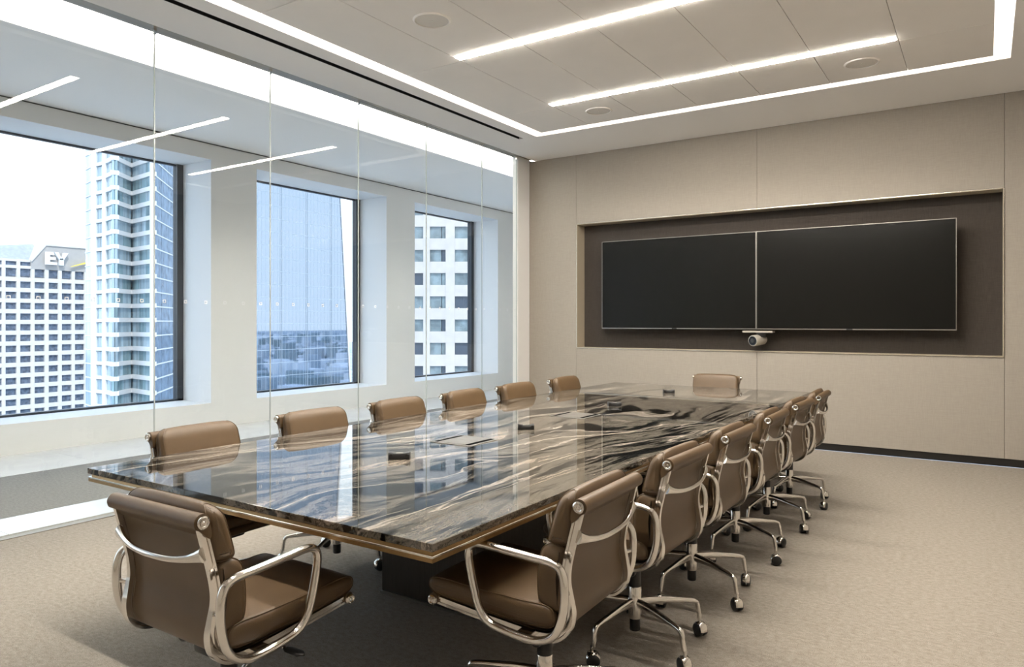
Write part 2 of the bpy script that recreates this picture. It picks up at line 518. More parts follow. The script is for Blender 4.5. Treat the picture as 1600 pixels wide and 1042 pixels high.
MB().box(NX0, NX1, YB + 0.20, YB + 0.299, NZ0, NZ1).build('niche_back', 'niche_fabric', wb)
# thin metal lining of the niche, its edge a little proud of the fabric
for nm, bx in (('niche_trim', (NX0 - 0.010, NX0, YB - 0.004, YB + 0.20, NZ0 - 0.010, NZ1 + 0.010)), ('niche_trim', (NX1, NX1 + 0.010, YB - 0.004, YB + 0.20, NZ0 - 0.010, NZ1 + 0.010)),
               ('niche_trim', (NX0, NX1, YB - 0.004, YB + 0.20, NZ1, NZ1 + 0.010)), ('niche_trim', (NX0, NX1, YB - 0.004, YB + 0.20, NZ0 - 0.010, NZ0))):
    MB().box(*bx).build(nm, 'reveal', wb)
for bx in ((NX0 - 0.011, NX0 - 0.006, NZ0 - 0.011, NZ1 + 0.011), (NX1 + 0.006, NX1 + 0.011, NZ0 - 0.011, NZ1 + 0.011), (NX0 - 0.011, NX1 + 0.011, NZ1 + 0.006, NZ1 + 0.011), (NX0 - 0.011, NX1 + 0.011, NZ0 - 0.011, NZ0 - 0.006)):
    MB().box(bx[0], bx[1], YB - 0.008, YB - 0.004, bx[2], bx[3]).build('niche_edge', 'silver', wb)
bb = struct(MB().box(-5.14, XR, YB + 0.012, YB + 0.29, 0.0, 0.073).build('baseboard_back', 'black_base'), 'recessed black baseboard')
struct(MB().box(XR, XR + 0.15, YF - 0.15, YB + 0.42, 0, H + 0.5).build('wall_right', 'wall_fabric'))
struct(MB().box(XG - 0.1, XR, YF - 0.15, YF, 0, H + 0.5).build('wall_front', 'wall_fabric'))

# ceiling: soffit ring, recess above, floating panels
PX0, PX1, PY0, PY1 = -4.215, 0.055, 0.70, 6.98
CX0, CX1, CY0, CY1 = -4.352, 0.170, 0.57, 7.105
ce = struct(MB().box(-5.03, XR, YF, YB + 0.3, H + 0.24, H + 0.36).build('ceiling', 'ceiling'), 'white ceiling with a lit recess around the panels')
MB().box(-4.522, CX0, YF, YB, H, H + 0.24).build('soffit', 'ceiling', ce)
MB().box(-5.03, -4.582, YF, YB, H, H + 0.24).build('soffit', 'ceiling', ce)
MB().box(-4.582, -4.522, 7.085, YB, H, H + 0.24).build('soffit', 'ceiling', ce)
MB().box(CX1, XR, YF, YB, H, H + 0.24).build('soffit', 'ceiling', ce)
MB().box(CX0, CX1, CY1, YB, H, H + 0.24).build('soffit', 'ceiling', ce)
MB().box(CX0, CX1, YF, CY0, H, H + 0.24).build('soffit', 'ceiling', ce)
wcol = (PX1 - PX0) / 7
rows = [PY0, 1.63, 3.13, 4.63, 6.13, PY1]
for i in range(7):
    xa, xb = PX0 + i * wcol, PX0 + (i + 1) * wcol
    if i in (0, 6):
        ys = [PY0, 1.705, 3.205, 4.705, 6.205, PY1]
        segs = [(ys[j], ys[j + 1]) for j in range(5)]
    else:
        segs = []
        for j in range(5):
            segs.append((rows[j] + (0.042 if j else 0), rows[j + 1] - (0.042 if j < 4 else 0)))
    for a, b in segs:
        MB().cbox(xa + 0.0022, xb - 0.0022, a + 0.0022, b - 0.0022, H, H + 0.03, 0.0015, 1).build('ceiling_panel', 'panel', ce)
MB().box(PX0 + 0.03, PX1 - 0.03, PY0 + 0.03, PY1 - 0.03, H + 0.032, H + 0.07).build('panel_backing', 'black', ce)

def strip_light(yc, where):
    x0, x1 = PX0 + wcol + 0.004, PX0 + 6 * wcol - 0.004
    t = tag(empty('linear_light', ((x0 + x1) / 2, yc, H)), where, 'ceiling light', 'linear ceiling lights over the table')
    hx = (x1 - x0) / 2
    MB().box(-hx + 0.012, hx - 0.012, -0.0345, 0.0345, -0.0065, 0.010).build('diffuser', 'strip', t)
    MB().box(-hx, hx, -0.039, -0.035, -0.003, 0.03).build('trim_rail', 'white', t)
    MB().box(-hx, hx, 0.035, 0.039, -0.003, 0.03).build('trim_rail', 'white', t)
    for s in (-1, 1):
        MB().box(s * hx - (0.011 if s > 0 else 0), s * hx + (0 if s > 0 else 0.011), -0.032, 0.032, -0.003, 0.03).build('end_cap', 'white', t)
strip_light(6.13, 'recessed linear light nearest the wall with the screens')
strip_light(4.63, 'recessed linear light second from the wall with the screens')
strip_light(3.13, 'recessed linear light third from the wall with the screens')
strip_light(1.63, 'recessed linear light farthest from the wall with the screens')

# cove LEDs sit on the back of the panels' edge, hidden from below, and wash the soffit faces
def cove(name, bx, label):
    tag(MB().box(*bx).build(name, 'cove'), label, 'cove light', 'cove lights around the ceiling panels')
cz0, cz1 = H + 0.085, H + 0.115
cove('cove_light', (PX0 + 0.02, PX0 + 0.04, PY0, PY1, cz0, cz1), 'warm cove light along the glass side of the ceiling')
cove('cove_light', (PX1 - 0.04, PX1 - 0.02, PY0, PY1, cz0, cz1), 'warm cove light along the ceiling edge opposite the glass')
cove('cove_light', (PX0 + 0.05, PX1 - 0.05, PY1 - 0.04, PY1 - 0.02, cz0, cz1), 'warm cove light along the ceiling edge above the screens')
cove('cove_light', (PX0 + 0.05, PX1 - 0.05, PY0 + 0.02, PY0 + 0.04, cz0, cz1), 'warm cove light along the ceiling edge opposite the screens')

# black slot diffuser
t = tag(empty('air_slot', (-4.552, 3.0, H)), 'long black linear air slot in the ceiling beside the glass wall', 'air vent')
MB().box(-0.028, 0.028, -4.3, 4.08, 0.03, 0.10).build('slot_box', 'black', t)
MB().box(-0.030, -0.025, -4.3, 4.08, 0.0, 0.05).build('slot_edge', 'black', t)
MB().box(0.025, 0.030, -4.3, 4.08, 0.0, 0.05).build('slot_edge', 'black', t)

def speaker(x, y, label):
    t = tag(empty('ceiling_speaker', (x, y, H)), label, 'speaker', 'round ceiling speakers')
    MB().lathe([(0.118, 0.0), (0.118, -0.006), (0.124, -0.009), (0.133, -0.006), (0.137, 0.0)], 40).build('rim', 'panel', t, 40)
    MB().lathe([(0.001, -0.003), (0.06, -0.003), (0.118, -0.001), (0.118, 0.002), (0.001, 0.002)], 40).build('grille', 'grille', t, 40)
    MB().lathe([(0.001, -0.006), (0.006, -0.006), (0.006, -0.002)], 12).build('logo_dot', 'panel', t)
speaker(-3.294, 3.95, 'round ceiling speaker between the glass wall and the second linear light')
speaker(-0.857, 6.57, 'round ceiling speaker above the right-hand screen')
speaker(-3.288, 6.58, 'round ceiling speaker above the left-hand screen')

# ------------------------------------------------------------------ glass partition
wl = struct(MB().box(XG - 0.03, XG + 0.03, C0, YB, -0.02, 0.004).build('wall_left', 'bronze_track'), 'frameless glass partition with floor channel')
MB().box(-5.20, -5.075, C0, YB, H + 0.02, H + 0.36).build('head_track', 'bronze_track', wl)
MB().box(-5.075, -5.03, C0, YB, H + 0.07, H + 0.30).build('track_reveal', 'black', wl)
joints = [-3.18, -2.16, -1.14, -0.11, 0.915, 1.94, 2.965, 3.994, 5.032, 6.054, 7.098, 7.872]
for j in range(len(joints) - 1):
    a, b = joints[j], joints[j + 1]
    pane = MB().box(XG - 0.006, XG + 0.006, a + 0.003, b - 0.003, 0.004, H + 0.02).build('glass_pane', 'glass', wl)
    MB().box(XG - 0.0055, XG + 0.0055, b - 0.0028, b + 0.0028, 0.004, H + 0.02).build('glass_joint', 'glass_edge', wl)
    # patch fitting at the head of each joint
    MB().box(XG - 0.012, XG + 0.012, b - 0.012, b + 0.012, H - 0.02, H + 0.025).build('head_clip', 'silver', wl)
    if a > 0.8:
        k0 = math.ceil((a - 0.08 - 2.014) / 0.1708)
        yk = 2.014 + k0 * 0.1708
        while yk < b - 0.02:
            if yk > a + 0.02:
                m = MB(); s, q = 0.0125, 0.0075
                x0, x1 = XG + 0.006, XG + 0.0064
                z = 1.515
                m.box(x0, x1, yk - s, yk + s, z + q, z + s).box(x0, x1, yk - s, yk + s, z - s, z - q)
                m.box(x0, x1, yk - s, yk - q, z - q, z + q).box(x0, x1, yk + q, yk + s, z - q, z + q)
                m.build('square_mark', 'decal', pane)
            yk += 0.1708
struct(MB().box(XG - 0.06, XG + 0.02, 7.876, YB - 0.01, 0, H + 0.02).build('trim_1', 'white'), 'white end panel where the glass meets the wall')
struct(MB().box(XG - 0.012, XG + 0.002, YB - 0.01, YB + 0.3, 0, H + 0.02).build('trim_2', 'black'), 'dark reveal beside the fabric wall')

# ------------------------------------------------------------------ corridor and window wall
wo = struct(MB().box(-9.05, XW, C0, C1, -0.012, 0.32).build('wall_outer', 'wallgrey'), 'pale window wall across the corridor')
ZC = 3.65
MB().box(-9.05, XW, C0, C1, 3.443, 4.6).build('window_header', 'wallgrey', wo)
MB().box(XW - 0.002, XW + 0.006, C0, C1, ZC - 0.014, ZC - 0.004).build('shadow_gap', 'black', wo)
openings = [(-3.49, -0.945), (-0.255, 2.29), (2.99, 5.543), (6.233, 8.771), (9.476, 12.027)]
edges_ = [C0] + [q for o in openings for q in o] + [C1]
for i in range(0, len(edges_), 2):
    MB().box(-9.05, XW, edges_[i], edges_[i + 1], 0.32, 3.443).build('pillar', 'wallgrey', wo)
for i, (a, b) in enumerate(openings):
    wn = struct(MB().box(XO - 0.03, XO + 0.02, a + 0.085, b - 0.085, 3.42, 3.443).build('window_%d' % (i + 1), 'frame_dark'), 'dark framed window in the window wall')
    MB().box(XO - 0.03, XO + 0.05, a, b, 0.32, 0.345).build('bottom_rail', 'frame_dark', wn)
    MB().box(XO - 0.05, XO + 0.05, a, a + 0.085, 0.32, 3.443).build('side_rail', 'frame_dark', wn)
    MB().box(XO - 0.05, XO + 0.05, b - 0.085, b, 0.32, 3.443).build('side_rail', 'frame_dark', wn)
    MB().box(XO - 0.006, XO + 0.006, a + 0.085, b - 0.085, 0.345, 3.42).build('window_pane', 'win_glass', wn)
cc = struct(MB().box(XW, -6.23, C0, C1, ZC, ZC + 0.1).build('ceiling_corridor', 'corr_ceiling'), 'grey corridor ceiling')
MB().box(-6.26, -6.23, C0, C1, ZC + 0.1, 4.12).build('fascia', 'white', cc)
MB().box(-6.26, -5.05, C0, C1, 4.12, 4.22).build('recess_top', 'white', cc)
MB().box(-5.14, -5.02, C0, C1, H + 0.36, 4.12).build('recess_side', 'white', cc)
struct(MB().box(-9.05, -5.0, C1, C1 + 0.15, 0, 4.6).build('wall_corridor', 'wallgrey'))
struct(MB().box(-9.05, -5.0, C0 - 0.15, C0, 0, 4.6).build('wall_corridor_front', 'wallgrey'))
struct(MB().box(-5.14, -5.0, YB + 0.42, C1, 0, H + 0.4).build('wall_corridor_side', 'wallgrey'))
struct(MB().box(-5.20, -5.0, C0, YF - 0.15, 0, H + 0.4).build('wall_corridor_side_front', 'wallgrey'))
struct(MB().box(-9.2, XR + 0.3, C0 - 0.3, C1 + 0.3, 4.6, 4.8).build('roof', 'white'))  # unseen slab added on top so no sunlight leaks inside

# linear wall washer in the corridor recess: housing with an area lamp along its length
t = tag(empty('wall_washer', (-5.32, 4.6, 3.96)), 'long wall washer in the recess above the glass partition', 'ceiling light')
MB().box(0.02, 0.10, -8.0, 8.3, -0.03, 0.10).build('housing', 'white', t)
MB().box(-0.18, 0.18, -8.0, 8.5, -0.05, -0.03).build('added_spill_shield', 'white', t)  # unseen lip added to block the lamp's downward spill onto the pillars
ad_ = bpy.data.lights.new('washer_lamp', 'AREA')
ad_.shape = 'RECTANGLE'; ad_.size = 0.03; ad_.size_y = 16.0
ad_.energy = CORR_W; ad_.color = (1.0, 0.97, 0.92)
al = bpy.data.objects.new('washer_lamp', ad_)
COL.objects.link(al); al.parent = t
al.location = (0, 0, 0.005)
al.rotation_euler = (0, math.radians(95), 0)

# ------------------------------------------------------------------ screens and camera on the back wall
def tv(x0, x1, label):
    z0, z1 = 1.278, 2.368
    t = tag(empty('wall_screen', ((x0 + x1) / 2, YB, z0)), label, 'screen', 'pair of wall screens')
    hw = (x1 - x0) / 2; hh = z1 - z0
    MB().cbox(-hw + 0.02, hw - 0.02, 0.005, 0.06, 0.02, hh - 0.02, 0.004, 1).build('back_housing', 'black', t)
    MB().box(-0.3, 0.3, 0.06, 0.20, hh * 0.35, hh * 0.65).build('wall_mount', 'black', t)
    MB().box(-hw + 0.006, hw - 0.006, -0.010, 0.004, 0.010, hh - 0.006).build('panel', 'screen', t)
    for bx in ((-hw, hw, -0.012, 0.03, 0, 0.010), (-hw, hw, -0.012, 0.03, hh - 0.006, hh), (-hw, -hw + 0.006, -0.012, 0.03, 0.010, hh - 0.006), (hw - 0.006, hw, -0.012, 0.03, 0.010, hh - 0.006)):
        MB().box(*bx).build('bezel', 'bezel', t)
    MB().cbox(-0.03, 0.03, -0.014, -0.006, -0.004, 0.011, 0.002, 1).build('logo_tab', 'black', t)
tv(-4.033, -2.134, 'left-hand of the two large black wall screens in the niche')
tv(-2.130, -0.234, 'right-hand of the two large black wall screens in the niche')

t = tag(empty('video_camera', (-2.11, YB, 1.262)), 'small white video camera on a shelf bracket below the two screens', 'camera')
MB().cbox(-0.165, 0.165, -0.05, 0.06, -0.022, 0.0, 0.004, 1).build('bracket_shelf', 'camera_body', t)
MB().box(-0.03, 0.03, 0.05, 0.20, -0.02, 0.0).build('bracket_arm', 'black', t)
MB().lathe([(0.001, -0.075), (0.05, -0.07), (0.055, -0.04), (0.06, -0.022), (0.001, -0.022)], 24, (0.04, 0.0, 0)).build('swivel_base', 'black', t, 40)
hd = Vector((-0.35, -0.85, -0.08)).normalized()
p0 = Vector((0.03, 0.05, -0.095)); p1 = p0 + hd * 0.17
MB().tube([p0 - hd * 0.03, p0 - hd * 0.02, p0, p1 - hd * 0.01, p1], [(0.03, 0.03), (0.05, 0.05), (0.060, 0.060), (0.062, 0.062), (0.058, 0.058)], 28).build('camera_head', 'camera_body', t, 40)
MB().tube([p1 - hd * 0.002, p1 + hd * 0.004], 0.050, 28).build('lens_face', 'lens', t, 40)
MB().tube([p1 + hd * 0.003, p1 + hd * 0.010], [(0.026, 0.026), (0.022, 0.022)], 24).build('lens_ring', 'plastic', t, 40)

# ------------------------------------------------------------------ conference table
TX0, TX1, TY0, TY1, TZ = -3.185, -1.288, 1.547, 6.74, 0.74
TC = ((TX0 + TX1) / 2, (TY0 + TY1) / 2)
tb = tag(empty('conference_table', (TC[0], TC[1], 0)), 'long polished black granite conference table with beige veins and bronze edge', 'table')
hx, hy = (TX1 - TX0) / 2, (TY1 - TY0) / 2
MB().cbox(-hx, hx, -hy, hy, TZ - 0.024, TZ, 0.0015, 1).build('stone_top', 'granite', tb)
MB().box(-hx + 0.012, hx - 0.012, -hy + 0.012, hy - 0.012, TZ - 0.036, TZ - 0.024).build('bronze_reveal', 'bronze', tb)
MB().cbox(-hx + 0.001, hx - 0.001, -hy + 0.001, hy - 0.001, TZ - 0.043, TZ - 0.036, 0.001, 1).build('silver_strip', 'silver', tb)
MB().box(-hx + 0.003, hx - 0.003, -hy + 0.003, hy - 0.003, TZ - 0.056, TZ - 0.043).build('bronze_edge', 'bronze', tb)
MB().box(-hx + 0.36, hx - 0.36, -hy + 0.36, hy - 0.36, TZ - 0.085, TZ - 0.056).build('sub_frame', 'pedestal', tb)
for yc in (-1.02, 1.02):
    p = MB().cbox(-0.295, 0.295, yc - 0.48, yc + 0.48, 0.012, TZ - 0.085, 0.004, 1).build('pedestal', 'pedestal', tb)
    MB().box(-0.300, 0.300, yc - 0.485, yc + 0.485, 0.0, 0.012).build('foot_plate', 'bezel', p)
for yc in (2.985, 4.20):
    cx = -2.268
    hp = MB().cbox(-0.128, 0.128, -0.128, 0.128, 0.0, 0.003, 0.001, 1).build('cable_hatch', 'steel', tb, loc=(cx - TC[0], yc - TC[1], TZ))
    for s in (-1, 1):
        MB().box(s * 0.100 - 0.012, s * 0.100 + 0.012, -0.11, 0.11, 0.0025, 0.0042).build('cable_slot', 'slot_black', hp)
    MB().box(-0.086, 0.086, -0.110, 0.000, 0.003, 0.0045).build('hatch_lid', 'steel', hp)
    MB().box(-0.086, 0.086, 0.003, 0.110, 0.003, 0.0045).build('hatch_lid', 'steel', hp)

# table microphones: low black bow-tie boxes
def mic(x, y, rz, label):
    t = tag(empty('table_microphone', (x, y, TZ), rz), label, 'microphone', 'black microphones on the table')
    sec = []
    for s_ in (-0.048, -0.044, -0.026, 0.0, 0.026, 0.044, 0.048):
        a = abs(s_) / 0.048
        wv = 0.017 + 0.011 * a ** 2
        hv = 0.024 + 0.008 * a ** 2
        if a > 0.95: wv -= 0.003; hv -= 0.002
        sec.append([(s_, -wv, 0.001), (s_, wv, 0.001), (s_, wv, hv * 0.7), (s_, wv * 0.72, hv), (s_, -wv * 0.72, hv), (s_, -wv, hv * 0.7)])
    MB().loft(sec).build('body', 'plastic', t, 35)
    MB().cbox(-0.016, 0.016, -0.008, 0.008, 0.0245, 0.0275, 0.001, 1).build('touch_plate', 'steel', t)
    for s_ in (-1, 1):
        MB().lathe([(0.001, 0.0), (0.009, 0.0), (0.009, 0.003), (0.001, 0.003)], 16, (s_ * 0.036, -0.0255, 0.017), 'Y').build('pick_up', 'black', t)
        for q in (-1, 1):
            MB().lathe([(0.001, 0.0), (0.004, 0.0), (0.004, 0.002), (0.001, 0.002)], 10, (s_ * 0.036, q * 0.017, 0.0)).build('foot', 'black', t)
mic(-2.217, 2.43, math.radians(36), 'small black table microphone nearest the near end of the table, before both cable hatches')
mic(-2.217, 3.50, math.radians(34), 'small black table microphone between the two cable hatches')
mic(-2.285, 4.83, math.radians(34), 'small black table microphone just beyond the second cable hatch')
mic(-2.31, 5.98, math.radians(30), 'small black table microphone nearest the far end of the table')

# ------------------------------------------------------------------ chairs
R0 = -0.24
rib = [(0.000, .815), (.012, .770), (.030, .700), (.046, .630), (.050, .580), (.043, .530), (.038, .485), (.050, .440), (.088, .410), (.150, .402), (.250, .408), (.380, .420), (.500, .432), (.540, .436)]
rib = [(a + R0, b) for a, b in rib]
ribc = catmull([(0, a, b) for a, b in rib], 4)
ISEC = [(1, 1), (1, .45), (.45, .3), (.45, -.3), (1, -.45), (1, -1), (-1, -1), (-1, -.45), (-.45, -.3), (-.45, .3), (-1, .45), (-1, 1)]

def pad_mesh(name, poly, hw, r, mat='leather', sub=5, corner=0.0):
    """cushion: closed profile in the (y, z) plane lofted across x with rounded ends"""
    pts = catmull([(0, a + R0, b) for a, b in poly], sub, closed=True)
    n = len(pts)
    area = sum(pts[i].y * pts[(i + 1) % n].z - pts[(i + 1) % n].y * pts[i].z for i in range(n))
    sg = 1 if area > 0 else -1
    nor = []
    for i in range(n):
        t = (pts[(i + 1) % n] - pts[i - 1]).normalized()
        nor.append(Vector((0, t.z * sg, -t.y * sg)))
    st = []
    K = 5
    for i in range(K + 1):
        a = math.pi / 2 * i / K
        st.append((-hw + r * (1 - math.sin(a)), r * (1 - math.cos(a))))
    st = [(-hw + r * (1 - math.cos(math.pi / 2 * i / K)), r * (1 - math.sin(math.pi / 2 * i / K))) for i in range(K + 1)]
    st = st + [(-x, ins) for x, ins in reversed(st)]
    mid = []
    for x in (-hw * 0.5, 0.0, hw * 0.5):
        mid.append((x, -0.0025))
    st = st[:K + 1] + mid + st[K + 1:]
    rings = [[(x, p.y - q.y * ins, p.z - q.z * ins) for p, q in zip(pts, nor)] for x, ins in st]
    ztop = max(p.z for p in pts)
    def rnd(v):
        x, y, z = v
        if corner and z > ztop - corner:
            a = min(1.0, (z - ztop + corner) / corner)
            x *= (hw - corner + corner * math.sqrt(max(0.0, 1 - a * a))) / hw
        return (x, y, z)
    rings = [[rnd(v) for v in ring] for ring in rings]
    me = MB().loft(rings).mesh(name, mat, 60)
    # piping welt near both ends
    welts = []
    for s in (-1, 1):
        pm = MB()
        x = s * (hw - r * 0.45)
        ins = r * (1 - math.sqrt(max(0, 1 - 0.55 ** 2)))
        pm.tube([rnd((x, p.y - q.y * (ins - 0.0012), p.z - q.z * (ins - 0.0012))) for p, q in zip(pts, nor)], 0.0019, 5, closed=True)
        welts.append(pm.mesh(name + '_piping', mat, 60))
    return me, welts

def make_chair():
    root = empty('conference_chair')
    add = []
    # side frames with end caps
    for s in (-1, 1):
        path = [Vector((s * 0.213, p.y, p.z)) for p in ribc]
        n = len(path)
        rad = []
        for i, p in enumerate(path):
            u = i / (n - 1)
            low = math.exp(-((u - 0.5) / 0.16) ** 2)
            rad.append((0.0075 + 0.007 * low, 0.0125 + 0.004 * low))
        fr = MB().tube(path, rad, side=(1, 0, 0), section=ISEC).build('side_frame', 'chrome', root, 35)
        for (yy, zz, rr) in ((R0, .815, .0185), (R0 + .54, .436, .0165)):
            x0 = s * 0.2235
            MB().lathe([(0.001, 0.0), (rr, 0.0), (rr, 0.010), (rr * .78, 0.013), (rr * .62, 0.0125), (rr * .5, 0.010), (rr * .3, 0.010), (rr * .2, 0.012), (0.001, 0.012)] if s > 0 else
                       [(0.001, 0.0), (rr, 0.0), (rr, -0.010), (rr * .78, -0.013), (rr * .62, -0.0125), (rr * .5, -0.010), (rr * .3, -0.010), (rr * .2, -0.012), (0.001, -0.012)],
                       20, (x0, yy, zz), 'X').build('end_cap', 'chrome', fr, 40)
    # rolled top edge and the leather sling
    roll = [(-.010, .836), (.008, .837), (.020, .828), (.026, .806), (.030, .780), (.026, .765), (.016, .770), (-.004, .790), (-.019, .800), (-.023, .820)]
    pts = catmull([(0, a + R0, b) for a, b in roll], 3, closed=True)
    MB().loft([[(x, p.y, p.z) for p in pts] for x in (-.224, -.12, 0, .12, .224)]).build('back_roll', 'leather', root, 60)
    sl = [p for p in ribc if p.z < .79 and p.y < R0 + .13]
    m = MB()
    rings = []
    for x in (-.208, -.11, 0, .11, .208):
        off = 0.004
        ring = []
        for p in sl: ring.append((x, p.y + 0.012, p.z + 0.004))
        for p in reversed(sl): ring.append((x, p.y + 0.006, p.z - 0.002))
        rings.append(ring)
    m.loft(rings).build('back_sling', 'leather', root, 50)
    m = MB()
    ss = [p for p in ribc if p.y > R0 + .08 and p.z < .45]
    rings = []
    for x in (-.208, -.11, 0, .11, .208):
        rings.append([(x, p.y, p.z + 0.014) for p in ss] + [(x, p.y, p.z + 0.004) for p in reversed(ss)])
    m.loft(rings).build('seat_sling', 'leather', root, 50)
    MB().cyl((-.2235, R0 + .54, .438), (.2235, R0 + .54, .438), 0.019, 16).build('seat_roll', 'leather', root, 50)
    # pads
    me, pi = pad_mesh('upper_back_pad', [(.040, .700), (.032, .760), (.028, .800), (.026, .832), (.038, .852), (.060, .847), (.080, .822), (.096, .775), (.112, .720), (.114, .694), (.095, .684), (.062, .686)], .217, .024, corner=0.055)
    q = link('upper_back_pad', me, root); [link('piping', w_, q) for w_ in pi]
    me, pi = pad_mesh('lower_back_pad', [(.058, .500), (.064, .580), (.054, .650), (.058, .680), (.100, .690), (.132, .674), (.148, .640), (.156, .575), (.152, .510), (.130, .482), (.085, .480)], .212, .022)
    q = link('lower_back_pad', me, root); [link('piping', w_, q) for w_ in pi]
    me, pi = pad_mesh('seat_pad', [(.085, .450), (.120, .428), (.250, .430), (.400, .440), (.520, .450), (.556, .462), (.566, .484), (.552, .506), (.500, .512), (.400, .506), (.300, .502), (.200, .500), (.120, .500), (.090, .482)], .226, .022)
    q = link('seat_pad', me, root); [link('piping', w_, q) for w_ in pi]
    # curved back spreader, flaring into the side frames
    pth = []; rd = []
    for i in range(21):
        x = -0.213 + 0.426 * i / 20
        a = abs(x) / 0.213
        pth.append((x, R0 + .008 - 0.026 * (1 - a * a), .694 + .028 * a ** 3))
        rd.append((0.0075 + 0.004 * a ** 6, 0.0095 + 0.012 * a ** 6))
    MB().tube(pth, rd, 12, side=(0, 1, 0)).build('back_spreader', 'chrome', root, 60)
    MB().tube([(-.212, R0 + .20, .397), (-.10, R0 + .20, .385), (.10, R0 + .20, .385), (.212, R0 + .20, .397)], [(0.02, 0.008)] * 4, 12, side=(0, 1, 0)).build('seat_spreader', 'chrome', root, 60)
    # arms
    arm = [(.095, .412), (.055, .440), (.034, .500), (.028, .570), (.034, .622), (.058, .648), (.120, .655), (.220, .662), (.290, .667), (.326, .659), (.341, .632), (.334, .580), (.318, .515), (.298, .460), (.262, .427), (.200, .414), (.140, .408)]
    for s in (-1, 1):
        path = catmull([(s * 0.266, a + R0 + 0.026 * min(1, max(0, (a - .03) / .12)), b) for a, b in arm], 4, closed=True)
        ar = MB().tube(path, [(0.0145, 0.0125)] * len(path), 12, closed=True, side=(1, 0, 0)).build('armrest', 'chrome', root, 60)
        sm = MB()
        sm.tube([(s * 0.214, R0 + .046, .552), (s * 0.264, R0 + .032, .552)], 0.007, 10).build('arm_stub', 'chrome', ar, 60)
        MB().cbox(min(s * .212, s * .268), max(s * .212, s * .268), R0 + .15, R0 + .20, .400, .418, 0.004, 2).build('arm_bracket', 'chrome', ar)
    # mechanism
    mk = MB().cbox(-.055, .055, -.09, .10, .335, .392, 0.012, 2).build('tilt_mechanism', 'plastic', root, 40)
    MB().cyl((-.13, -.055, .352), (.09, -.055, .352), .009, 12).build('tension_rod', 'plastic', mk, 50)
    MB().lathe([(0.001, -.165), (.017, -.163), (.020, -.15), (.014, -.132), (.010, -.12)], 16, (0, -.055, .352), 'X').build('tension_knob', 'plastic', mk, 50)
    MB().tube([(.05, .06, .36), (.12, .065, .352), (.19, .07, .347)], .0055, 8).build('height_lever', 'chrome', mk, 50)
    MB().tube([(.18, .069, .347), (.20, .071, .346), (.245, .076, .343), (.262, .078, .342)], [(.006, .004), (.018, .006), (.018, .006), (.004, .003)], 12, side=(0, 1, 0)).build('lever_paddle', 'plastic', mk, 50)
    # column and hub
    MB().lathe([(.001, .235), (.026, .235), (.026, .30), (.030, .335), (.001, .335)], 20).build('column_sleeve', 'plastic', root, 40)
    MB().lathe([(.001, .105), (.027, .105), (.028, .115), (.028, .235), (.024, .243), (.001, .243)], 24).build('hub', 'chrome', root, 40)
    MB().lathe([(.001, .052), (.020, .052), (.022, .056), (.022, .106), (.001, .106)], 20).build('column_tip', 'plastic', root, 40)
    legs = []
    lp = catmull([(.020, 0, .172), (.10, 0, .172), (.20, 0, .163), (.262, 0, .156), (.283, 0, .146), (.291, 0, .120), (.298, 0, .078)], 4)
    nl = len(lp)
    lr = []
    for i, p in enumerate(lp):
        u = i / (nl - 1)
        lr.append((0.013 - 0.003 * u, (0.022 - 0.012 * min(1, p.x / 0.262)) if p.x < 0.262 else 0.010))
    leg_me = MB().tube(lp, lr, 10, side=(0, 1, 0)).mesh('leg', 'chrome', 60)
    # caster: chrome hood over twin black wheels
    hoodm = MB()
    rings = []
    for i in range(9):
        a = math.radians(-10 + 200 * i / 8)
        ring = []
        ro, ri = 0.0315, 0.027
        for rr, xx in ((ro * .78, -.0205), (ro, -.014), (ro, .014), (ro * .78, .0205), (ri * .7, .0185), (ri, .010), (ri, -.010), (ri * .7, -.0185)):
            ring.append((xx, rr * math.cos(a), .030 + rr * math.sin(a)))
        rings.append(ring)
    hoodm.loft(rings)
    hoodm.cyl((0, .006, .055), (0, .004, .082), .007, 10)
    hood_me = hoodm.mesh('caster_hood', 'chrome', 50)
    wh = MB()
    for s in (-1, 1):
        wh.lathe([(.001, s * .024), (.020, s * .0235), (.0265, s * .020), (.0285, s * .014), (.0285, s * .004), (.001, s * .003)], 20, (0, 0, .0290), 'X')
    wheel_me = wh.mesh('wheel', 'plastic', 40)
    for k in range(5):
        lg = link('leg', leg_me, root, rot=(0, 0, 2 * math.pi * k / 5))
        ang = random.uniform(-1.2, 1.2)
        for nm, me in (('caster_hood', hood_me), ('wheel', wheel_me)):
            link(nm, me, lg, loc=(.300, 0, 0), rot=(0, 0, ang))
    return root

def copy_tree(o, parent=None):
    c = o.copy()
    COL.objects.link(c)
    c.parent = parent
    for ch in list(o.children):
        copy_tree(ch, c)
    return c

def set_base(root, ang):
    """turn the star base and every caster of one chair"""
    legs = sorted((c for c in root.children if c.name.split('.')[0] == 'leg'), key=lambda c: c.rotation_euler.z)
    for k, lg in enumerate(legs):
        lg.rotation_euler = (0, 0, ang + 2 * math.pi * k / 5)
        a = random.uniform(-math.pi, math.pi)
        for c in lg.children:
            c.rotation_euler = (0, 0, a)

